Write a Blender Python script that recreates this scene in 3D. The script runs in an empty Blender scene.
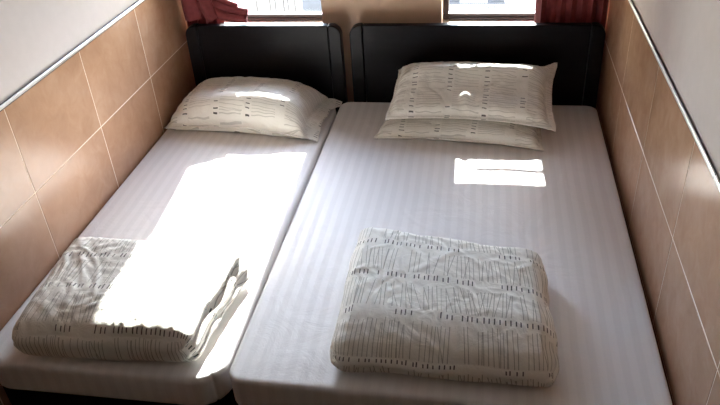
import bpy, bmesh, math, random
import numpy as np
from mathutils import Vector, Matrix, noise as mnoise

# ------------------------------------------------------------------ camera, world, sun, exposure
S = bpy.context.scene
COL = S.collection
Z0 = 0.50                        # mattress top above the floor

def camera():
    yaw, pitch, roll, fpx = 0.2016, 0.5814, -0.0715, 703.7
    cx, cy, cz = 0.6966, -3.2456, 1.5485 + Z0
    f = Vector((-math.sin(yaw) * math.cos(pitch), math.cos(yaw) * math.cos(pitch), -math.sin(pitch)))
    r = Vector((math.cos(yaw), math.sin(yaw), 0)); u = r.cross(f)
    r2 = math.cos(roll) * r + math.sin(roll) * u
    u2 = -math.sin(roll) * r + math.cos(roll) * u
    cd = bpy.data.cameras.new('camera'); co = bpy.data.objects.new('camera', cd); COL.objects.link(co)
    cd.sensor_fit = 'HORIZONTAL'; cd.sensor_width = 36; cd.lens = 36 * fpx / 720
    cd.clip_start = 0.02; cd.clip_end = 400
    m = Matrix((r2, u2, -f)).transposed().to_4x4(); m.translation = (cx, cy, cz)
    co.matrix_world = m
    S.camera = co
camera()

SUN_TAN, SUN_DRIFT = 0.70, 0.042
w = bpy.data.worlds.new('sky'); S.world = w; w.use_nodes = True
nt = w.node_tree; bg = nt.nodes['Background']
sky = nt.nodes.new('ShaderNodeTexSky'); sky.sky_type = 'NISHITA'; sky.sun_disc = False
sky.sun_elevation = math.atan(SUN_TAN); sky.sun_rotation = -SUN_DRIFT
sky.air_density = 1.0; sky.dust_density = 0.3; sky.ozone_density = 1.0
hz_ = nt.nodes.new('ShaderNodeMix'); hz_.data_type = 'RGBA'; hz_.inputs[0].default_value = 0.7   # thin even haze over the blue
nt.links.new(sky.outputs[0], hz_.inputs[6]); hz_.inputs[7].default_value = (.90, .80, .69, 1)
nt.links.new(hz_.outputs[2], bg.inputs[0]); bg.inputs[1].default_value = 6.8

sl = bpy.data.lights.new('sun', 'SUN'); sl.energy = 22; sl.angle = math.radians(0.8); sl.color = (1, 0.98, 0.96)
so = bpy.data.objects.new('sun', sl); COL.objects.link(so)
so.rotation_euler = Vector((SUN_DRIFT, -1, -SUN_TAN)).to_track_quat('-Z', 'Y').to_euler()
so.location = (0, 6, 6)

S.view_settings.view_transform = 'Standard'; S.view_settings.look = 'None'
S.view_settings.gamma = 1; S.view_settings.use_curve_mapping = False
S.view_settings.exposure = 0.96
try:
    S.cycles.max_bounces = 14; S.cycles.diffuse_bounces = 8; S.cycles.glossy_bounces = 4
    S.cycles.transparent_max_bounces = 12; S.cycles.caustics_reflective = False; S.cycles.caustics_refractive = False
except Exception:
    pass

# ------------------------------------------------------------------ helpers
random.seed(7); RNG = np.random.default_rng(11)

def tag(o, label=None, cat=None, group=None, kind=None):
    if label: o['label'] = label
    if cat: o['category'] = cat
    if group: o['group'] = group
    if kind: o['kind'] = kind
    return o

def empty(name, loc, label=None, cat=None, group=None, kind=None):
    o = bpy.data.objects.new(name, None); COL.objects.link(o); o.location = loc; o.empty_display_size = .1
    return tag(o, label, cat, group, kind)

def wloc(o):
    v = Vector((0, 0, 0))
    while o is not None:
        v = v + o.location; o = o.parent
    return v

def mk(name, verts, faces, mat, parent=None, smooth=False, uv=None):
    """mesh from world coordinates; uv = list per face of per-corner uv"""
    off = wloc(parent) if parent else Vector((0, 0, 0))
    v = np.asarray(verts, float) - np.array(off)
    me = bpy.data.meshes.new(name); me.from_pydata(v.tolist(), [], [list(f) for f in faces])
    if uv is not None:
        l = me.uv_layers.new(name='uv'); l.data.foreach_set('uv', np.asarray(uv, float).ravel())
    me.materials.append(mat)
    if smooth: me.polygons.foreach_set('use_smooth', [True] * len(me.polygons))
    me.update()
    o = bpy.data.objects.new(name, me); COL.objects.link(o)
    if parent: o.parent = parent
    return o

def from_bm(name, bm, mat, parent=None, smooth=False):
    off = wloc(parent) if parent else Vector((0, 0, 0))
    bmesh.ops.translate(bm, verts=bm.verts, vec=-off)
    bmesh.ops.recalc_face_normals(bm, faces=bm.faces)
    me = bpy.data.meshes.new(name); bm.to_mesh(me); bm.free(); me.materials.append(mat)
    if smooth: me.polygons.foreach_set('use_smooth', [True] * len(me.polygons))
    o = bpy.data.objects.new(name, me); COL.objects.link(o)
    if parent: o.parent = parent
    return o

def bm_box(bm, x0, x1, y0, y1, z0, z1, bev=0, seg=2):
    r = bmesh.ops.create_cube(bm, size=1)
    for v in r['verts']:
        v.co = Vector(((x0 + x1) / 2 + v.co.x * (x1 - x0), (y0 + y1) / 2 + v.co.y * (y1 - y0), (z0 + z1) / 2 + v.co.z * (z1 - z0)))
    if bev:
        es = list({e for v in r['verts'] for e in v.link_edges})
        bmesh.ops.bevel(bm, geom=es, offset=bev, segments=seg, affect='EDGES', profile=.5)

def box(name, x0, x1, y0, y1, z0, z1, mat, parent=None, bev=0, seg=2):
    bm = bmesh.new(); bm_box(bm, x0, x1, y0, y1, z0, z1, bev, seg)
    return from_bm(name, bm, mat, parent)

def prism(name, pts, axis, lo, hi, mat, parent=None, smooth=False):
    """extrude a closed 2-D outline along an axis (0,1,2)"""
    n = len(pts); vs = []
    for c in (lo, hi):
        for a, b in pts:
            vs.append({0: (c, a, b), 1: (a, c, b), 2: (a, b, c)}[axis])
    bm = bmesh.new(); V = [bm.verts.new(v) for v in vs]
    bm.faces.new(V[:n]); bm.faces.new(V[n:][::-1])
    for i in range(n):
        j = (i + 1) % n; bm.faces.new((V[i], V[j], V[n + j], V[n + i]))
    return from_bm(name, bm, mat, parent, smooth)

def creases(x, y, n, seed, lx, ly, amp, wid, length, ang=None, spread=1.6):
    """sum of short soft fold lines over a cloth patch of size lx, ly centred on 0"""
    r = np.random.default_rng(seed); h = np.zeros_like(x)
    for _ in range(n):
        cx, cy = r.uniform(-lx, lx), r.uniform(-ly, ly)
        a = (r.normal(ang, spread) if ang is not None else r.uniform(0, math.pi))
        L = length * r.uniform(.4, 1.3); wd = wid * r.uniform(.6, 1.6); am = amp * r.uniform(-1, 1)
        dx, dy = x - cx, y - cy
        s = dx * math.cos(a) + dy * math.sin(a); d = -dx * math.sin(a) + dy * math.cos(a)
        d = d + r.uniform(-.8, .8) * s * s / L
        env = np.clip(1 - (s / L) ** 2, 0, 1) ** 1.5
        q = d / wd
        h += am * env * (np.exp(-q * q) - .5 * np.exp(-(np.abs(q) - 1.6) ** 2))
    return h

def nz(P, scale, seed=0):
    return np.array([mnoise.noise((p[0] * scale + seed * 7.3, p[1] * scale - seed * 3.1, p[2] * scale + seed)) for p in P])

# ------------------------------------------------------------------ materials
def mat(name):
    m = bpy.data.materials.new(name); m.use_nodes = True
    return m, m.node_tree, m.node_tree.nodes['Principled BSDF']

class G:
    """tiny node-graph builder"""
    def __init__(s, nt): s.nt = nt
    def n(s, t, **k):
        nd = s.nt.nodes.new(t)
        for a, b in k.items(): setattr(nd, a, b)
        return nd
    def put(s, sock, v):
        if hasattr(v, 'is_linked'): s.nt.links.new(v, sock)
        else: sock.default_value = v
    def m(s, op, a, b=0.0, c=0.0):
        nd = s.n('ShaderNodeMath', operation=op)
        s.put(nd.inputs[0], a); s.put(nd.inputs[1], b); s.put(nd.inputs[2], c)
        return nd.outputs[0]
    def ramp(s, v, stops):
        nd = s.n('ShaderNodeValToRGB'); s.put(nd.inputs[0], v); e = nd.color_ramp.elements
        while len(e) < len(stops): e.new(.5)
        for i, (p, c) in enumerate(stops): e[i].position = p; e[i].color = (*c, 1)
        return nd.outputs[0]
    def mix(s, f, a, b):
        nd = s.n('ShaderNodeMix', data_type='RGBA'); s.put(nd.inputs[0], f)
        for i, v in ((6, a), (7, b)):
            s.put(nd.inputs[i], v if hasattr(v, 'is_linked') else (*v, 1))
        return nd.outputs[2]
    def noise(s, co, scale, det=3, rough=.5, dist=0):
        nd = s.n('ShaderNodeTexNoise'); nd.inputs['Scale'].default_value = scale
        nd.inputs['Detail'].default_value = det; nd.inputs['Roughness'].default_value = rough
        nd.inputs['Distortion'].default_value = dist
        if co is not None: s.nt.links.new(co, nd.inputs['Vector'])
        return nd.outputs[0]
    def bump(s, h, st, dist=.01):
        nd = s.n('ShaderNodeBump'); nd.inputs['Strength'].default_value = st; nd.inputs['Distance'].default_value = dist
        s.nt.links.new(h, nd.inputs['Height']); return nd.outputs[0]
    def wn(s, x, y):
        c = s.n('ShaderNodeCombineXYZ'); s.put(c.inputs[0], x); s.put(c.inputs[1], y)
        nd = s.n('ShaderNodeTexWhiteNoise', noise_dimensions='2D'); s.nt.links.new(c.outputs[0], nd.inputs['Vector'])
        return nd.outputs['Value']

def simple(name, col, rough=.6, metal=0, nscale=0, namp=.08, bump=0, spec=.5):
    m, nt, b = mat(name); g = G(nt)
    b.inputs['Roughness'].default_value = rough; b.inputs['Metallic'].default_value = metal
    b.inputs['Specular IOR Level'].default_value = spec
    if nscale:
        tc = g.n('ShaderNodeTexCoord').outputs['Object']
        f = g.noise(tc, nscale, 4)
        lo = tuple(max(0, c * (1 - namp)) for c in col); hi = tuple(min(1, c * (1 + namp)) for c in col)
        nt.links.new(g.ramp(f, [(.3, lo), (.7, hi)]), b.inputs['Base Color'])
        if bump: nt.links.new(g.bump(f, bump, .002), b.inputs['Normal'])
    else:
        b.inputs['Base Color'].default_value = (*col, 1)
    return m

def tile_mat():
    m, nt, b = mat('beige_marble_tile'); g = G(nt)
    geo = g.n('ShaderNodeNewGeometry').outputs['Position']
    oi = g.n('ShaderNodeObjectInfo').outputs['Random']
    off = g.n('ShaderNodeVectorMath', operation='ADD'); nt.links.new(geo, off.inputs[0])
    cb = g.n('ShaderNodeCombineXYZ'); nt.links.new(g.m('MULTIPLY', oi, 9.0), cb.inputs[2]); nt.links.new(cb.outputs[0], off.inputs[1])
    co = off.outputs[0]
    n1 = g.noise(co, 2.2, 4, .55, .3)
    n2 = g.noise(co, 14.0, 5, .6, .6)
    f = g.m('ADD', g.m('MULTIPLY', n1, .55), g.m('MULTIPLY', n2, .45))
    col = g.ramp(f, [(.32, (.345, .188, .112)), (.5, (.41, .24, .15)), (.68, (.475, .297, .197))])
    tint = g.m('MULTIPLY_ADD', oi, .10, .95)
    hsv = g.n('ShaderNodeHueSaturation'); nt.links.new(col, hsv.inputs['Color']); nt.links.new(tint, hsv.inputs['Value'])
    nt.links.new(hsv.outputs[0], b.inputs['Base Color'])
    nt.links.new(g.m('MULTIPLY_ADD', n2, .12, .18), b.inputs['Roughness'])
    nt.links.new(g.bump(g.noise(geo, 6, 2), .12, .004), b.inputs['Normal'])
    b.inputs['Specular IOR Level'].default_value = .5
    return m

def sheet_mat():
    m, nt, b = mat('white_satin_stripe_sheet'); g = G(nt)
    geo = g.n('ShaderNodeNewGeometry').outputs['Position']
    sp = g.n('ShaderNodeSeparateXYZ'); nt.links.new(geo, sp.inputs[0])
    wob = g.m('MULTIPLY', g.noise(geo, 2.5, 2), .02)
    x = g.m('ADD', sp.outputs[0], wob)
    f = g.m('FRACT', g.m('DIVIDE', g.m('ADD', x, 5.0), .046))
    st = g.m('MULTIPLY', g.m('SUBTRACT', g.m('ABSOLUTE', g.m('SUBTRACT', f, .5)), .25), 12.0)
    st = g.n('ShaderNodeClamp'); 
    fm = g.m('MULTIPLY_ADD', g.m('SUBTRACT', g.m('ABSOLUTE', g.m('SUBTRACT', f, .5)), .25), 10.0, .5)
    nt.links.new(fm, st.inputs[0]); s = st.outputs[0]
    nt.links.new(g.mix(s, (.775, .762, .755), (.815, .802, .795)), b.inputs['Base Color'])
    nt.links.new(g.m('MULTIPLY_ADD', s, -.16, .62), b.inputs['Roughness'])
    b.inputs['Specular IOR Level'].default_value = .35
    b.inputs['Sheen Weight'].default_value = .1
    wr = g.m('ADD', g.noise(geo, 9, 4, .6, 1.0), g.m('MULTIPLY', g.noise(geo, 160, 2), .05))
    nt.links.new(g.bump(wr, .22, .012), b.inputs['Normal'])
    return m

def print_mat(name, rot):
    """cream cotton with rows of short dark ticks and bundles of thin stems between the rows; UV in metres"""
    m, nt, b = mat(name); g = G(nt)
    uv = g.n('ShaderNodeUVMap'); sp = g.n('ShaderNodeSeparateXYZ'); nt.links.new(uv.outputs[0], sp.inputs[0])
    U, V = (sp.outputs[1], sp.outputs[0]) if rot else (sp.outputs[0], sp.outputs[1])
    U = g.m('ADD', U, 10.0); V = g.m('ADD', V, 10.0)
    ROW = .165 if rot else .158
    wv = g.m('MULTIPLY', g.noise(uv.outputs[0], 3.0, 1), .008 if rot else .018)
    vr = g.m('DIVIDE', g.m('ADD', V, wv), ROW); row = g.m('FLOOR', vr); vf = g.m('FRACT', vr)
    def lines(cell, wid, slope, presence, seed):
        ur = g.m('DIVIDE', g.m('ADD', U, seed * .37), cell)
        # pre-shear by a per-bundle slope so that neighbouring stems lean together and cross
        bun = g.m('FLOOR', g.m('DIVIDE', ur, 6.0))
        sl = g.m('MULTIPLY', g.m('SUBTRACT', g.wn(bun, g.m('ADD', row, seed)), .5), slope)
        us = g.m('ADD', ur, g.m('MULTIPLY', sl, g.m('SUBTRACT', vf, .5)))
        c = g.m('FLOOR', us); l = g.m('FRACT', us)
        r1 = g.wn(c, g.m('ADD', row, seed + 11.3)); r2 = g.wn(c, g.m('ADD', row, seed + 23.7))
        ctr = g.m('MULTIPLY_ADD', r1, .4, .3)
        lean = g.m('MULTIPLY', g.m('SUBTRACT', r2, .5), g.m('MULTIPLY', g.m('SUBTRACT', vf, .5), .5))
        d = g.m('ABSOLUTE', g.m('SUBTRACT', g.m('SUBTRACT', l, ctr), lean))
        on = g.m('LESS_THAN', d, wid / cell)
        pres = g.m('LESS_THAN', g.wn(c, g.m('ADD', row, seed + 31.1)), presence)
        return g.m('MULTIPLY', on, pres), r1, r2
    stems, _, r2 = lines(.0105 if rot else .0135, .0009 if rot else .00125, 1.4 if rot else 2.6, .95 if rot else .75, 0.0)
    stems2, _, r3 = lines(.024, .0009 if rot else .0012, 1.5 if rot else 3.6, .8 if rot else .5, 5.0)
    vt = g.m('MULTIPLY_ADD', r2, -.14, .95)
    inband = g.m('MULTIPLY', g.m('GREATER_THAN', vf, .2), g.m('LESS_THAN', vf, vt))
    stem = g.m('MULTIPLY', g.m('MAXIMUM', stems, stems2), inband)
    ticks, _, r4 = lines(.0150, .0014 if rot else .0020, .5, .92, 9.0)
    gap = g.m('GREATER_THAN', g.wn(g.m('FLOOR', g.m('DIVIDE', U, .062)), g.m('ADD', row, 3.3)), .13)
    tband = g.m('MULTIPLY', g.m('GREATER_THAN', vf, .02), g.m('LESS_THAN', vf, g.m('MULTIPLY_ADD', r4, .05, .125)))
    tick = g.m('MULTIPLY', g.m('MULTIPLY', ticks, tband), gap)
    geo = g.n('ShaderNodeNewGeometry').outputs['Position']
    base = g.ramp(g.noise(geo, 14, 3), [(.3, (.79, .77, .70)), (.7, (.84, .82, .76))])
    col = g.mix(g.m('MULTIPLY', stem, .42 if rot else .68), base, (.27, .25, .20))
    col = g.mix(g.m('MULTIPLY', tick, .92), col, (.035, .033, .03))
    nt.links.new(col, b.inputs['Base Color'])
    b.inputs['Roughness'].default_value = .8; b.inputs['Specular IOR Level'].default_value = .25
    b.inputs['Sheen Weight'].default_value = .1
    wr = g.m('ADD', g.noise(geo, 22, 4, .6, 1.5), g.m('MULTIPLY', g.noise(geo, 300, 1), .06))
    nt.links.new(g.bump(wr, .35, .008), b.inputs['Normal'])
    return m

def wood_mat():
    m, nt, b = mat('black_brown_lacquered_wood'); g = G(nt)
    geo = g.n('ShaderNodeNewGeometry').outputs['Position']
    mp = g.n('ShaderNodeMapping'); nt.links.new(geo, mp.inputs[0]); mp.inputs['Scale'].default_value = (3, 30, 30)
    n = g.noise(mp.outputs[0], 1.5, 5, .6, .8)
    nt.links.new(g.ramp(n, [(.3, (.003, .0022, .0035)), (.7, (.006, .0045, .0065))]), b.inputs['Base Color'])
    nt.links.new(g.m('MULTIPLY_ADD', n, .1, .3), b.inputs['Roughness'])
    nt.links.new(g.bump(n, .05, .002), b.inputs['Normal'])
    b.inputs['Specular IOR Level'].default_value = .14
    return m

def curtain_mat():
    m, nt, b = mat('dusty_red_curtain_cloth'); g = G(nt)
    geo = g.n('ShaderNodeNewGeometry').outputs['Position']
    n = g.noise(geo, 40, 3)
    nt.links.new(g.ramp(n, [(.3, (.17, .036, .04)), (.7, (.23, .052, .055))]), b.inputs['Base Color'])
    b.inputs['Roughness'].default_value = .8; b.inputs['Sheen Weight'].default_value = .05; b.inputs['Specular IOR Level'].default_value = .2
    tr = g.n('ShaderNodeBsdfTranslucent'); tr.inputs[0].default_value = (.42, .16, .13, 1)
    mx = g.n('ShaderNodeMixShader'); mx.inputs[0].default_value = .06
    out = nt.nodes['Material Output']
    nt.links.new(b.outputs[0], mx.inputs[1]); nt.links.new(tr.outputs[0], mx.inputs[2]); nt.links.new(mx.outputs[0], out.inputs[0])
    return m

def glass_mat():
    m = bpy.data.materials.new('window_glass'); m.use_nodes = True; nt = m.node_tree; g = G(nt)
    nt.nodes.remove(nt.nodes['Principled BSDF'])
    t = g.n('ShaderNodeBsdfTransparent'); t.inputs[0].default_value = (.96, .97, .96, 1)
    gl = g.n('ShaderNodeBsdfGlossy'); gl.inputs['Roughness'].default_value = .02
    fr = g.n('ShaderNodeFresnel'); fr.inputs[0].default_value = 1.25
    mx = g.n('ShaderNodeMixShader'); nt.links.new(fr.outputs[0], mx.inputs[0])
    nt.links.new(t.outputs[0], mx.inputs[1]); nt.links.new(gl.outputs[0], mx.inputs[2])
    nt.links.new(mx.outputs[0], nt.nodes['Material Output'].inputs[0])
    return m

M = dict(
    tile=tile_mat(), sheet=sheet_mat(), wood=wood_mat(), curtain=curtain_mat(), glass=glass_mat(),
    pillow=print_mat('cream_stem_print_sideways', True), duvet=print_mat('cream_stem_print', False),
    grout=simple('pale_grout', (.70, .54, .41), .85, 0, 60, .06),
    paint=simple('white_wall_paint', (.53, .475, .465), .7, 0, 25, .02, .05),
    backpaint=simple('tan_wall', (.66, .45, .30), .45, 0, 6, .1, .03),
    darkpanel=simple('dark_wood_panelling', (.035, .022, .016), .5, 0, 8, .2),
    ceil=simple('ceiling_white', (.50, .48, .46), .8, 0, 20, .02),
    floor=simple('dark_wood_floor', (.07, .045, .03), .4, 0, 5, .15),
    steel=simple('brushed_steel_trim', (.80, .80, .82), .35, .75, 80, .06),
    trimdark=simple('dark_trim_edge', (.05, .04, .04), .7),
    sill=simple('white_window_sill', (.80, .78, .74), .4, 0, 30, .03),
    bronze=simple('dark_bronze_aluminium', (.055, .032, .026), .4, .3, 50, .1),
    board=simple('beige_sun_block_board', (.55, .45, .36), .7, 0, 12, .06),
    mattress=simple('mattress_ticking', (.55, .54, .52), .8, 0, 60, .05),
    facade=simple('pale_render', (.30, .28, .265), .85, 0, .6, .05),
    facade2=simple('grey_concrete', (.42, .41, .42), .85, 0, .8, .1),
    pipe=simple('weathered_pipe', (.045, .038, .036), .6, 0, 3, .1),
    rail=simple('slate_blue_railing', (.03, .032, .042), .5, 0, 3, .1),
    farglass=simple('far_window_glass', (.025, .027, .036), .55, 0, 2, .2),
    street=simple('asphalt', (.20, .20, .20), .9, 0, .5, .1),
)

# ------------------------------------------------------------------ room shell
XL, XR = -0.8506, 1.255          # faces of the side walls
YB, YF = 0.13, -4.75             # face of the window wall, wall behind the camera
ZT = Z0 + 0.6147                 # top of the tiles
ZC = 2.65
WT = 0.26                        # wall thickness
TT = .010                        # tile thickness

tag(box('floor', XL - WT, XR + WT, YF - .2, YB + WT, -.15, 0, M['floor']), kind='structure')
tag(box('ceiling', XL - WT, XR + WT, YF - .2, YB + WT, ZC, ZC + .15, M['ceil']), kind='structure')
tag(box('wall_front', XL - WT, XR + WT, YF - .2, YF, 0, ZC, M['darkpanel']), kind='structure')

def side_wall(name, side, joints):
    xf = XL if side < 0 else XR
    xo = xf - WT if side < 0 else xf + WT
    root = empty(name, (xf, 0, 0), kind='structure')
    gx = xf + side * TT * .08                                    # grout face a little behind the tile faces
    box('tile_backing', min(gx, xo), max(gx, xo), YF, YB, 0, ZT, M['grout'], root)
    ux = xf + side * .004
    box('painted_upper', min(ux, xo), max(ux, xo), YF, YB, ZT, ZC, M['paint'], root)
    zs = [0, Z0 + .28 - .67, Z0 + .28 - .335, Z0 + .28, ZT]
    ys = [YB] + joints + [YF]
    g = .0019
    for i in range(len(ys) - 1):
        for j in range(len(zs) - 1):
            a, b = ys[i + 1], ys[i]
            if b - a < .02: continue
            lo, hi = (xf - TT, xf) if side < 0 else (xf, xf + TT)
            box('tile', lo, hi, a + g, b - g, zs[j] + g, zs[j + 1] - g, M['tile'], root, .0012, 1)
    return root
side_wall('wall_left', -1, [-.37 - .503 * k for k in range(10)])
side_wall('wall_right', 1, [-.45 - .513 * k for k in range(9)])

def trim(name, side, segs):
    xf = XL if side < 0 else XR
    root = empty(name, (xf, 0, ZT), kind='structure')
    s = -side
    prof = [(0, -.002), (.004, -.002), (.006, 0), (.006, .008), (.005, .010), (.003, .0115), (0, .0115)]
    for a, b in segs:
        pts = [(xf + s * px, ZT + pz) for px, pz in prof]
        prism('trim_strip', pts, 1, a, b, M['steel'], root)
    prism('edge_line', [(xf + s * px, ZT + pz) for px, pz in [(0, -.006), (.003, -.006), (.003, -.002), (0, -.002)]], 1, YF, YB, M['trimdark'], root)  # dark strip standing in for the shadow under the trim
    prism('edge_line', [(xf + s * px, ZT + pz) for px, pz in [(0, .0115), (.001, .0115), (.001, .0135), (0, .0135)]], 1, YF, YB, M['trimdark'], root)
trim('trim_1', -1, [(YF, -2.2), (-2.198, YB)])
trim('trim_2', 1, [(YF, -1.69), (-1.685, YB)])

# window wall with two openings
W1 = (-.79, -.118); W2 = (.478, 1.20); WZ0, WZ1 = Z0 + .335, Z0 + 1.75
wb = empty('wall_back', (0, YB, 0), kind='structure')
yo = YB + WT
box('wall_under', XL - WT, XR + WT, YB, yo, 0, WZ0, M['backpaint'], wb)
box('wall_over', XL - WT, XR + WT, YB, yo, WZ1, ZC, M['paint'], wb)
for a, b in ((XL - WT, W1[0]), (W1[1], W2[0]), (W2[1], XR + WT)):
    box('wall_pier', a, b, YB, yo, WZ0, WZ1, M['backpaint'], wb)

YW = YB + .125                    # inner face of the window frames
def window(name, x0, x1):
    return empty(name, ((x0 + x1) / 2, YW, WZ0), kind='structure')
def bar(x0, x1, z0, z1, root, y0=YW, d=.045, name='frame_bar'):
    return box(name, x0, x1, y0, y0 + d, z0, z1, M['bronze'], root, .003, 1)
def frame(root, x0, x1, sunk=0.0):
    x1 = x1 + sunk
    bar(x0, x1, WZ0 + .002, WZ0 + .032, root); bar(x0, x1, WZ1 - .04, WZ1, root)
    bar(x0, x0 + .028, WZ0 + .032, WZ1 - .04, root); bar(x1 - .028, x1, WZ0 + .032, WZ1 - .04, root)
    box('track_lip', x0 + .028, x1 - .028, YW - .012, YW + .01, WZ0 + .002, WZ0 + .016, M['bronze'], root, .002, 1)
    s = box('window_sill', x0 + .001, x1 - sunk - .001, YB - .012, YW, WZ0 - .012, WZ0 + .002, M['sill'], root, .003, 1)
    return s
def pane(root, x0, x1, z0, z1):
    box('pane', x0, x1, YW + .02, YW + .025, z0, z1, M['glass'], root)

w1 = window('window_1', *W1); frame(w1, *W1, .022)
pane(w1, W1[0] + .02, W1[1] - .02, WZ0 + .02, WZ1 - .03)
w2 = window('window_2', *W2); frame(w2, *W2)
zb = Z0 + .735                    # from here up an added, unseen board blocks the sun
bar(W2[0] + .028, W2[1] - .028, zb, zb + .03, w2)
bar(W2[0] + .028, W2[1] - .028, Z0 + .50, Z0 + .52, w2, YW + .012, .02)
bar(W2[0] + .028, .552, Z0 + .52, zb, w2, YW + .005, .035, 'sun_edge_stile')  # added stile, out of view, narrows the sun patch on the wide bed
bar(.634, .643, Z0 + .52, zb, w2, YW + .012, .02)
bar(.643, W2[1] - .028, Z0 + .642, Z0 + .656, w2, YW + .012, .02)
box('sun_block_board', W2[0] + .02, W2[1] - .02, YW + .015, YW + .03, zb + .02, WZ1 - .03, M['board'], w2)
pane(w2, W2[0] + .02, W2[1] - .02, WZ0 + .02, zb + .01)

# ------------------------------------------------------------------ outside: street and the block opposite
tag(box('ground', -70, 70, .5, 120, -26.2, -26, M['street']), kind='structure')
def block(name, x0, x1, y0, y1, ztop, label, m):
    r = empty(name, ((x0 + x1) / 2, y0, -26), label, 'building')
    box('facade_wall', x0, x1, y0, y1, -26, ztop, m, r)
    box('roof_parapet', x0 - .15, x1 + .15, y0 - .15, y1 + .15, ztop, ztop + .5, M['facade2'], r)
    return r
FY = 40
b1 = block('apartment_block', -22, -3.2, FY, FY + 12, 4, 'pale apartment block with vertical drain pipes seen through the left window', M['facade'])
b2 = block('apartment_block', -2.9, 16, FY, FY + 12, 2, 'pale block with slate balcony railing seen through the right window', M['facade'])
for fl in range(9):               # windows of the two facades
    z = -24.0 + 2.9 * fl
    for r, xs in ((b1, (-20, -16.6, -10.3, -5.2)), (b2, (4.8, 8.4, 12.0))):
        if z + 1.5 > (3 if r is b1 else 1): continue
        for x in xs:
            f = box('window', x - .75, x + .75, FY - .06, FY + .05, z, z + 1.4, M['facade2'], r)
            box('window_pane', x - .66, x + .66, FY - .08, FY - .05, z + .08, z + 1.32, M['farglass'], f)
for x in (-14.0, -13.1, -12.75, -12.2, -11.9, -11.45, -8.6, -7.9):   # drain pipes
    box('drain_pipe', x - .05, x + .05, FY - .16, FY - .02, -26, 3.5, M['pipe'], b1, .03, 2)
for fl in range(8):               # long balconies of the right-hand block
    z = -23.65 + 2.9 * fl
    box('balcony_slab', -2.2, 2.6, FY - 1.1, FY, z - .22, z, M['facade'], b2)
    rl = box('balcony_rail', -2.2, 2.4, FY - 1.08, FY - 1.03, z + .46, z + .52, M['rail'], b2)
    bm = bmesh.new()
    for k in range(40):
        bm_box(bm, -2.18 + k * .117, -2.14 + k * .117, FY - 1.08, FY - 1.04, z, z + .47)
    from_bm('balusters', bm, M['rail'], rl)
    for x in (-1.5, 1.2):
        f = box('balcony_door', x - .6, x + .6, FY - .05, FY + .05, z, z + 2.1, M['facade2'], b2)
        box('window_pane', x - .52, x + .52, FY - .07, FY - .04, z + .1, z + 2.0, M['farglass'], f)

# ------------------------------------------------------------------ beds
def headboard(root, x0, x1):
    h0, h1 = .06, Z0 + .397
    y0, y1 = 0.0, .042
    ew = .064                     # width of each end piece
    box('headboard_panel', x0 + ew + .002, x1 - ew - .002, y0 + .004, y1, h0, h1 - .002, M['wood'], root, .003, 2)
    R = .05
    for s in (-1, 1):
        xa, xb = (x0, x0 + ew) if s < 0 else (x1 - ew, x1)
        pts = [(xa, h0), (xb, h0)]
        arc = [(R - R * math.cos(t), R - R * math.sin(t)) for t in np.linspace(0, math.pi / 2, 9)]
        if s > 0:
            pts += [(xb - d, h1 - R + (R - e)) for d, e in arc] + [(xa, h1)]
        else:
            pts += [(xb, h1)] + [(xa + d, h1 - R + (R - e)) for d, e in arc[::-1]]
        o = prism('headboard_end', pts, 1, y0 - .004, y1 + .004, M['wood'], root)
        bv = o.modifiers.new('bevel', 'BEVEL'); bv.width = .006; bv.segments = 3; bv.limit_method = 'ANGLE'

def bed(x0, x1, hx0, hx1, label, y1=-1.86):
    root = empty('bed_frame', ((x0 + x1) / 2, -.9, 0), label, 'bed', 'dark wooden beds pushed together')
    headboard(root, hx0, hx1)
    zt = Z0 - .13
    for a, b in ((x0 + .004, x0 + .029), (x1 - .029, x1 - .004)):
        box('side_rail', a, b, y1 + .026, -.007, zt - .22, zt - .002, M['wood'], root, .003, 1)
    box('foot_rail', x0 + .004, x1 - .004, y1, y1 + .025, zt - .22, zt - .002, M['wood'], root, .003, 1)
    for k in range(9):
        y = -.1 - k * .195
        box('slat', x0 + .03, x1 - .03, y - .05, y + .05, zt - .022, zt - .002, M['wood'], root)
    for a in (x0 + .04, x1 - .10):
        for y in (y1 + .10, -.10):
            box('leg', a, a + .06, y, y + .06, 0, zt - .03, M['wood'], root, .004, 1)
    return root
BL = (-.846, -.036); BR = (-.024, 1.236)
bed(*BL, -.805, -.002, 'narrow dark brown bed with low headboard beside the left tiled wall')
bed(*BR, .040, 1.236, 'wide dark brown bed with low headboard beside the right tiled wall')

# ------------------------------------------------------------------ mattresses in fitted sheets
def cube_grid(nx, ny, nz_):
    """welded cube surface in [-1,1]^3, faces with per-corner (face, a, b, c)"""
    key = {}; V = []; F = []; FI = []
    def vid(p):
        k = (round(p[0], 5), round(p[1], 5), round(p[2], 5))
        if k not in key: key[k] = len(V); V.append(p)
        return key[k]
    lx, ly, lz = np.linspace(-1, 1, nx + 1), np.linspace(-1, 1, ny + 1), np.linspace(-1, 1, nz_ + 1)
    def face(P, A, B, fi, flip):
        for i in range(len(A) - 1):
            for j in range(len(B) - 1):
                q = [vid(P(A[i], B[j])), vid(P(A[i + 1], B[j])), vid(P(A[i + 1], B[j + 1])), vid(P(A[i], B[j + 1]))]
                F.append(q[::-1] if flip else q); FI.append(fi)
    face(lambda a, b: (a, b, 1.), lx, ly, 't', False); face(lambda a, b: (a, b, -1.), lx, ly, 'b', True)
    face(lambda a, b: (a, -1., b), lx, lz, 'f', False); face(lambda a, b: (a, 1., b), lx, lz, 'k', True)
    face(lambda a, b: (1., a, b), ly, lz, 'r', False); face(lambda a, b: (-1., a, b), ly, lz, 'l', True)
    return np.array(V), F, FI

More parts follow.
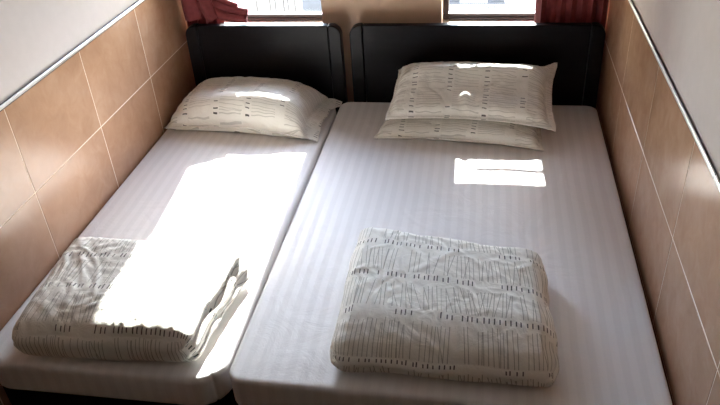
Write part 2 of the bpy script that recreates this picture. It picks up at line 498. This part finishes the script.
def rounded(P, A, B, H, r):
    """map cube points to a rounded box of half sizes A,B,H with edge radius r"""
    Q = P * np.array([A, B, H])
    inner = np.clip(Q, [-A + r, -B + r, -H + r], [A - r, B - r, H - r])
    d = Q - inner; n = np.linalg.norm(d, axis=1, keepdims=True); n[n == 0] = 1
    m = np.abs(d).max(axis=1, keepdims=True)
    return inner + d / n * np.where(m > 0, m, 0)

def plan_round(Q, A, B, R):
    dx = np.abs(Q[:, 0]) - (A - R); dy = np.abs(Q[:, 1]) - (B - R)
    k = (dx > 0) & (dy > 0)
    m = np.maximum(dx, dy); h = np.hypot(dx, dy); h[h == 0] = 1
    Q = Q.copy()
    Q[k, 0] = np.sign(Q[k, 0]) * (A - R + (dx * m / h)[k]); Q[k, 1] = np.sign(Q[k, 1]) * (B - R + (dy * m / h)[k])
    return Q

def mattress(x0, x1, R, seed, label, y0=-1.88, y1=-.006, folds=None, r=.03):
    T = .125
    root = empty('mattress', ((x0 + x1) / 2, (y0 + y1) / 2, Z0 - T), label, 'mattress', 'mattresses in striped white sheets')
    A, B, H = (x1 - x0) / 2, (y1 - y0) / 2, T / 2
    V, F, FI = cube_grid(int(A * 270), int(B * 220), 10)
    Q = plan_round(rounded(V, A, B, H, r), A, B, R)
    x, y = Q[:, 0], Q[:, 1]
    top = np.clip(V[:, 2] * 2 - 1, 0, 1)
    edge = np.clip((1 - np.abs(V[:, 0])) * 12, 0, 1) * np.clip((1 - np.abs(V[:, 1])) * 12, 0, 1)
    h = nz(np.c_[x, y, x * 0], 3.0, seed) * .004 + nz(np.c_[x, y, x * 0], 9.0, seed + 3) * .0012
    h += creases(x, y, 26, seed, A, B, .0012, .012, .14)
    if folds:
        for (cx, cy, sx, sy, n) in folds:
            h += creases(x - cx, y - cy, n, seed + 5, sx, sy, .0017, .007, .12, 1.35, .25)
    Q[:, 2] += top * edge * np.maximum(h, -.0055)
    side = (np.abs(V[:, 2]) < .9)
    wv = nz(np.c_[x, y, Q[:, 2] * .3], 7.0, seed + 9) * .004
    Q[side, 0] += (np.sign(V[:, 0]) * (np.abs(V[:, 0]) > .99) * wv)[side]
    Q[side, 1] += (np.sign(V[:, 1]) * (np.abs(V[:, 1]) > .99) * wv)[side]
    # keep the sides inside the nominal footprint
    Q[:, 0] = np.clip(Q[:, 0], -A, A)
    W = Q + np.array([(x0 + x1) / 2, (y0 + y1) / 2, Z0 - H])
    keep = [i for i, fi in enumerate(FI) if fi != 'b']
    sh = mk('fitted_sheet', W, [F[i] for i in keep], M['sheet'], root, True)
    Vb, Fb, _ = cube_grid(16, 24, 4)
    Qb = plan_round(rounded(Vb, A - .006, B - .008, H - .004, .03), A - .006, B - .008, max(.02, R - .005))
    mk('mattress_core', Qb + np.array([(x0 + x1) / 2, (y0 + y1) / 2, Z0 - H - .004]), Fb, M['mattress'], root, True)
    return root
mattress(*BL, .10, 3, 'narrow mattress in white striped sheet under the sunlit folded duvet', y0=-1.915, r=.02)
mattress(*BR, .055, 8, 'wide mattress in white striped sheet carrying two stacked pillows', y0=-1.905, r=.012,
         folds=[(.34, .0, .13, .30, 34), (.5, -.65, .1, .2, 10)])

# ------------------------------------------------------------------ pillows
def pillow(name, label, cx, cy, a, b, T, rz, seed, zfun, flange=.05, ears=.012, seamk=.28, skew=0.0, group=None, topk=.80, vp=2.4, up=2.8):
    """stuffed pillow: two cloth faces meeting in a seam, with a flat open hem at the +x end"""
    NU, NV = 118, 84
    U = np.linspace(-1 - ears / a, 1 + flange / a, NU); Vv = np.linspace(-1 - ears / b, 1 + ears / b, NV)
    u, v = np.meshgrid(U, Vv, indexing='ij'); u = u.ravel(); v = v.ravel()
    uc, vc = np.clip(u, -1, 1), np.clip(v, -1, 1)
    Bf = np.clip((1 - np.abs(uc) ** up) * (1 - np.abs(vc) ** vp), 0, 1)
    t = T * Bf ** .52
    x = a * u * (1 - .055 * (1 - vc ** 2) * np.abs(uc) ** 3)
    y = b * v * (1 - .085 * (1 - np.abs(uc) ** 2.2) * np.abs(vc) ** 3) + skew * x
    out = np.maximum(np.clip(np.abs(u) - 1, 0, 1) * a, np.clip(np.abs(v) - 1, 0, 1) * b)
    corner = (np.abs(uc) * np.abs(vc)) ** 2
    seam = T * seamk * (1 - .55 * corner) - np.clip(out, 0, .1) * .35
    wav = .006 * np.sin(v * 9 + seed) + .004 * np.sin(v * 17 + 2 * seed)
    seam = seam + wav * np.clip(out / .03, 0, 1) * (np.abs(u) > 1)
    inn = Bf ** .35
    wr = creases(x, y, 46, seed, a, b, .0036, .012, .12) * inn
    # radial puckers running in from the seams
    pk = .0045 * np.sin(y / b * 26 + 3 * np.sin(u * 5 + seed)) * np.exp(-((1 - np.abs(uc)) * a / .05)) \
       + .0035 * np.sin(x / a * 34 + 2 * np.sin(v * 6)) * np.exp(-((1 - np.abs(vc)) * b / .035))
    lump = nz(np.c_[x, y, x * 0], 6.5, seed) * .008 * inn
    zt = seam + topk * t + wr + lump + pk * (out < .001) + .0012
    zb = np.maximum(seam - .75 * t, 0) - .0012 + .001
    zb = np.minimum(zb, zt - .002)
    c, s = math.cos(rz), math.sin(rz)
    X = cx + c * x - s * y; Y = cy + s * x + c * y
    sup = zfun(X, Y)
    n = NU * NV
    W = np.r_[np.c_[X, Y, Z0 + sup + zt], np.c_[X, Y, Z0 + sup + zb]]
    idx = lambda i, j: i * NV + j
    F = []; uvs = []
    uvxy = np.c_[x, y]; uvxy = np.r_[uvxy, uvxy + .4]
    def add(q): F.append(q); uvs.extend(uvxy[k] for k in q)
    for i in range(NU - 1):
        for j in range(NV - 1):
            q = [idx(i, j), idx(i + 1, j), idx(i + 1, j + 1), idx(i, j + 1)]
            add(q); add([k + n for k in q[::-1]])
    brd = [idx(i, 0) for i in range(NU)] + [idx(NU - 1, j) for j in range(1, NV)] + [idx(i, NV - 1) for i in range(NU - 2, -1, -1)] + [idx(0, j) for j in range(NV - 2, 0, -1)]
    for k in range(len(brd)):
        p, q = brd[k], brd[(k + 1) % len(brd)]
        add([q, p, p + n, q + n])
    # push anything that would enter the headboard or the side walls back out
    W[:, 1] = np.minimum(W[:, 1], -.006 - .0); W[:, 0] = np.clip(W[:, 0], XL + .004, XR - .004)
    root = empty(name, (cx, cy, Z0 + float(zfun(np.array([cx]), np.array([cy]))[0])), label, 'pillow', group)
    mk('pillowcase', W, F, M['pillow'], root, True, uvs)
    # stitched hem line near the open end
    k = int(np.argmin(np.abs(U - (1 + flange / a * .25))))
    hv = []; hf = []
    for j in range(2, NV - 2):
        p0 = W[idx(k, j)]; p1 = W[idx(min(k + 1, NU - 1), j)]
        d = (p1 - p0); d /= np.linalg.norm(d)
        hv += [p0 + (0, 0, .0008), p0 + d * .002 + (0, 0, .0008), p0 + d * .001 + (0, 0, .0018)]
    for j in range(NV - 5):
        q = 3 * j
        hf += [[q, q + 3, q + 5, q + 2], [q + 2, q + 5, q + 4, q + 1]]
    mk('hem_stitching', hv, hf, M['pillow'], root, True, [(0.03, 0.05)] * (4 * len(hf)))
    return root

PG = 'cream stem-print pillows'
def z_left(X, Y): return .004 + .022 * np.exp(-((Y + .328) / .042) ** 2) * np.exp(-((X + .345) / .25) ** 4) - 0 * np.clip(Y + .2, 0, .2)
pillow('pillow', 'cream printed pillow lying alone on the narrow bed', -.455, -.205, .35, .203, .150, -.09, 4, z_left, flange=.072, group=PG, vp=4.2, up=4.0)
def z_bot(X, Y): return .004 + 0 * X
pillow('pillow', 'lower cream printed pillow, underneath the other on the wide bed', .60, -.235, .365, .205, .074, -.095, 6, z_bot, flange=.02, group=PG, vp=3.2, up=4.0)
def z_top(X, Y):
    z = .086 + np.clip((Y + .38) * .40, -.012, .085)
    k = np.exp(-((X - .66) / .33) ** 6)
    z = z + k * (.010 * np.exp(-((Y + .160) / .045) ** 2) + .017 * np.exp(-((Y + .192) / .026) ** 2) - .026 * np.exp(-((Y + .285) / .065) ** 2))
    z = z + .06 * np.clip((X - .93) / .1, 0, 1) * np.clip((Y + .12) / .1, 0, 1)      # back corner pushed up by the headboard
    return z + .024 * np.exp(-((X - .613) / .026) ** 2 - ((Y + .312) / .026) ** 2)
pillow('pillow', 'upper cream printed pillow, on top of the other on the wide bed', .635, -.20, .352, .178, .080, -.05, 9, z_top, flange=.035, ears=.018, group=PG, vp=3.0, up=5.0)

# ------------------------------------------------------------------ folded duvets
def duvet(label, quad, H, seed, puff=.02, r=.05, groove=.010, tilt=(0, 0), slump=.30, over=0.0, pull=.6, voff=-.058):
    """quad = plan corners front-left, front-right, back-right, back-left"""
    q = np.array(quad, float)
    A = (np.linalg.norm(q[1] - q[0]) + np.linalg.norm(q[2] - q[3])) / 4
    B = (np.linalg.norm(q[3] - q[0]) + np.linalg.norm(q[2] - q[1])) / 4
    V, F, FI = cube_grid(110, 90, 26)
    hh = H / 2
    Q = rounded(V, A, B, hh, min(r, hh * .95))
    x, y, z = Q.T.copy()
    zf = (z / hh + 1) / 2
    # layered fold edges on the sides and at the back, one rolled fold at the front
    side = np.clip((np.abs(V[:, 0]) - .86) / .14, 0, 1)
    back = np.clip((V[:, 1] - .9) / .1, 0, 1)
    wob = nz(np.c_[y * 0 + np.sign(x) * 3, y, y * 0], 9, seed) * .08
    lay = np.abs(np.sin(np.pi * np.clip(zf + wob, 0, 1) * 3.0)) ** .6
    Q[:, 0] += np.sign(x) * side * (lay - .75) * groove * 1.6
    Q[:, 0] += np.sign(x) * side * nz(np.c_[x, y, z * 2.2], 11, seed + 2) * .007
    Q[:, 1] += back * (lay - .8) * groove
    fr = np.clip((-V[:, 1] - .9) / .1, 0, 1)
    Q[:, 1] += -fr * (nz(np.c_[x, y, z], 10, seed + 4) * .010 + .006 * np.sin(np.pi * zf))
    # lower layers peep out on the right side
    Q[:, 0] += side * (V[:, 0] > 0) * over * np.exp(-((zf - .25) / .22) ** 2)
    topm = np.clip(V[:, 2] * 1.6 - .6, 0, 1)
    a, b = V[:, 0], V[:, 1]
    bulge = puff * (1 - a ** 4) * (1 - b ** 4)
    wr = creases(x, y, 110, seed, A, B, .0030, .008, .10) + creases(x, y, 40, seed + 1, A, B, .0032, .012, .18, 1.2, .7)
    wr += pull * creases(x + A * .25, y, 26, seed + 3, A * .8, B, .0065, .010, .17, 2.15, .25)
    # gathered ripples along the front and side folds
    wr += .0022 * np.sin(x * 95 + 4 * np.sin(x * 13 + seed)) * np.clip((-b - .55) / .45, 0, 1)
    wr += .002 * np.sin(y * 90 + 4 * np.sin(y * 17 + seed)) * np.clip((np.abs(a) - .8) / .2, 0, 1)
    lump = nz(np.c_[x, y, x * 0], 5, seed + 6) * .009
    wr = wr * (.5 + 1.1 * np.maximum(np.abs(a), np.abs(b)) ** 3) * (1 - np.abs(a) ** 10) * (1 - np.abs(b) ** 14)
    Q[:, 2] += topm * (bulge + wr + lump + tilt[0] * x + tilt[1] * y)
    # irregular outline in plan
    al, be = Q[:, 0] / A, Q[:, 1] / B
    jag = nz(np.c_[x * 0, y, x * 0 + np.sign(x)], 7, seed + 8) * .026
    al = al + jag * al * 1.2; be = be + nz(np.c_[x, x * 0, np.sign(y) * 2], 6, seed + 12) * .045 * be
    s, t = (al + 1) / 2, (be + 1) / 2
    P = ((1 - s) * (1 - t))[:, None] * q[0] + (s * (1 - t))[:, None] * q[1] + (s * t)[:, None] * q[2] + ((1 - s) * t)[:, None] * q[3]
    zz = np.maximum(Q[:, 2] + hh, 0.003) * (1 - slump * np.clip((-b - .3) / .7, 0, 1) ** 2)
    W = np.c_[P, Z0 + .003 + zz]
    W[:, 0] = np.maximum(W[:, 0], XL + .006)
    uvs = []
    for f, fi in zip(F, FI):
        for k in f:
            a_, b_, c_ = V[k]
            b_ += voff / B
            if fi in 'tb': uvs.append((a_ * A, b_ * B))
            elif fi == 'f': uvs.append((a_ * A, -B - (1 - c_) * hh + voff))
            elif fi == 'k': uvs.append((a_ * A, B + (1 - c_) * hh + voff))
            elif fi == 'r': uvs.append((A + (1 - c_) * hh, b_ * B))
            else: uvs.append((-A - (1 - c_) * hh, b_ * B))
    o = mk('folded_duvet', W, F, M['duvet'], None, True, uvs)
    c = q.mean(axis=0)
    base = Vector((c[0], c[1], Z0 + .003))
    o.data.transform(Matrix.Translation(-base)); o.location = base
    return tag(o, label, 'duvet', 'cream stem-print folded duvets')
duvet('folded cream printed duvet partly in sun at the foot of the narrow bed',
      [(-.700, -1.895), (-.135, -1.875), (-.085, -1.43), (-.735, -1.40)], .135, 21, over=.02, slump=.15, pull=1.0, voff=.012)
duvet('folded cream printed duvet in shade at the foot of the wide bed',
      [(.280, -1.845), (.930, -1.855), (.905, -1.33), (.280, -1.235)], .115, 47)

# ------------------------------------------------------------------ curtains
def curtain_sheet(name, xs0, xs1, yc, z0, z1, pleats, depth, parent, seed, left_edge=None, right_edge=None, nz_=60):
    """pleated hanging cloth with thickness; edges may be functions of height"""
    NX = pleats * 12; rows = []
    r = np.random.default_rng(seed); ph = r.uniform(-.5, .5, pleats + 1)
    for k in range(nz_ + 1):
        z = z0 + (z1 - z0) * k / nz_
        a = left_edge(z) if left_edge else xs0; b = right_edge(z) if right_edge else xs1
        row = []
        for i in range(NX + 1):
            t = i / NX; p = t * pleats
            d = depth * (.75 + .25 * math.sin(z * 3 + i * .1 + seed))
            off = d * math.sin(2 * math.pi * p + .6 * math.sin(z * 2.2 + ph[int(min(p, pleats))]))
            xo = (b - a) / pleats * .16 * math.sin(4 * math.pi * p + z * 1.5)
            row.append((a + (b - a) * t + xo, yc + off + .006 * math.sin(z * 9 + i * .35), z))
        rows.append(row)
    vs = [p for row in rows for p in row]
    W = NX + 1
    fs = [[k * W + i, k * W + i + 1, (k + 1) * W + i + 1, (k + 1) * W + i] for k in range(nz_) for i in range(NX)]
    o = mk(name, vs, fs, M['curtain'], parent, True)
    sm = o.modifiers.new('thickness', 'SOLIDIFY'); sm.thickness = .002; sm.offset = 0
    return o

def smoothstep(e0, e1, z):
    t = min(1, max(0, (z - e0) / (e1 - e0))); return t * t * (3 - 2 * t)

ZROD = Z0 + 1.85
cl = empty('curtain', (-.72, YB - .045, Z0 + .36), 'dusty red curtain bunched on the headboard of the narrow bed', 'curtain', 'dusty red curtains')
curtain_sheet('curtain_panel', -.835, -.66, YB - .045, Z0 + .30, ZROD - .012, 4, .022, cl, 2,
              left_edge=lambda z: -.832, right_edge=lambda z: -.632 + .03 * smoothstep(Z0 + .45, Z0 + 1.0, z) + .09 * smoothstep(Z0 + .95, Z0 + 1.3, z))
# swag of cloth pulled aside: folds fanning out to the right and lying on the headboard
def swag(name, parent, p0, p1, p2, r0, r1, seed, flat=.55):
    N, K = 26, 22; vs = []; fs = []
    p0, p1, p2 = map(np.array, (p0, p1, p2))
    for i in range(N + 1):
        t = i / N
        c = (1 - t) ** 2 * p0 + 2 * t * (1 - t) * p1 + t * t * p2
        d = 2 * (1 - t) * (p1 - p0) + 2 * t * (p2 - p1); d = d / np.linalg.norm(d)
        nrm = np.cross(d, (0, 1, 0)); nrm /= np.linalg.norm(nrm); bi = np.cross(d, nrm)
        rr = r0 + (r1 - r0) * t
        for k in range(K):
            th = 2 * math.pi * k / K
            q = 1 + .14 * math.sin(3 * th + seed + 2 * t) + .08 * math.sin(5 * th + 5 * t + seed)
            vs.append(c + rr * q * (math.cos(th) * nrm + flat * math.sin(th) * bi))
    for i in range(N):
        for k in range(K):
            fs.append([i * K + k, i * K + (k + 1) % K, (i + 1) * K + (k + 1) % K, (i + 1) * K + k])
    fs.append(list(range(K))[::-1]); fs.append([N * K + k for k in range(K)])
    return mk(name, vs, fs, M['curtain'], parent, True)
hz = Z0 + .40
yc = .026
swag('swag_fold', cl, (-.71, yc, hz + .12), (-.69, yc, hz + .035), (-.482, yc + .01, hz + .018), .034, .019, 1)
swag('swag_fold', cl, (-.70, yc + .02, hz + .15), (-.66, yc + .02, hz + .07), (-.475, yc + .02, hz + .050), .034, .019, 3)
swag('swag_fold', cl, (-.70, yc + .03, hz + .18), (-.66, yc + .03, hz + .11), (-.525, yc + .025, hz + .078), .03, .014, 5)
swag('swag_fold', cl, (-.76, yc - .01, hz + .5), (-.765, yc - .012, hz + .2), (-.755, yc - .012, hz + .024), .04, .042, 7, .5)
swag('swag_fold', cl, (-.71, yc - .005, hz + .34), (-.70, yc - .012, hz + .14), (-.650, yc - .008, hz + .022), .03, .034, 8, .6)

cr = empty('curtain', (1.08, YB - .045, Z0 + .30), 'dusty red pleated curtain hanging behind the headboard of the wide bed', 'curtain', 'dusty red curtains')
curtain_sheet('curtain_panel', .915, 1.235, YB - .045, Z0 + .28, ZROD - .012, 7, .020, cr, 5)

rod = empty('curtain_rod', (.2, YB - .045, ZROD), 'steel curtain rod above both windows', 'curtain rod')
prism('rod', [(YB - .045 + .012 * math.cos(t), ZROD + .005 + .012 * math.sin(t)) for t in np.linspace(0, 2 * math.pi, 16, endpoint=False)], 0, XL + .001, XR - .001, M['steel'], rod, True)
for x in (-.4, .2, .9):
    box('bracket', x - .012, x + .012, YB - .05, YB, ZROD + .015, ZROD + .035, M['steel'], rod)
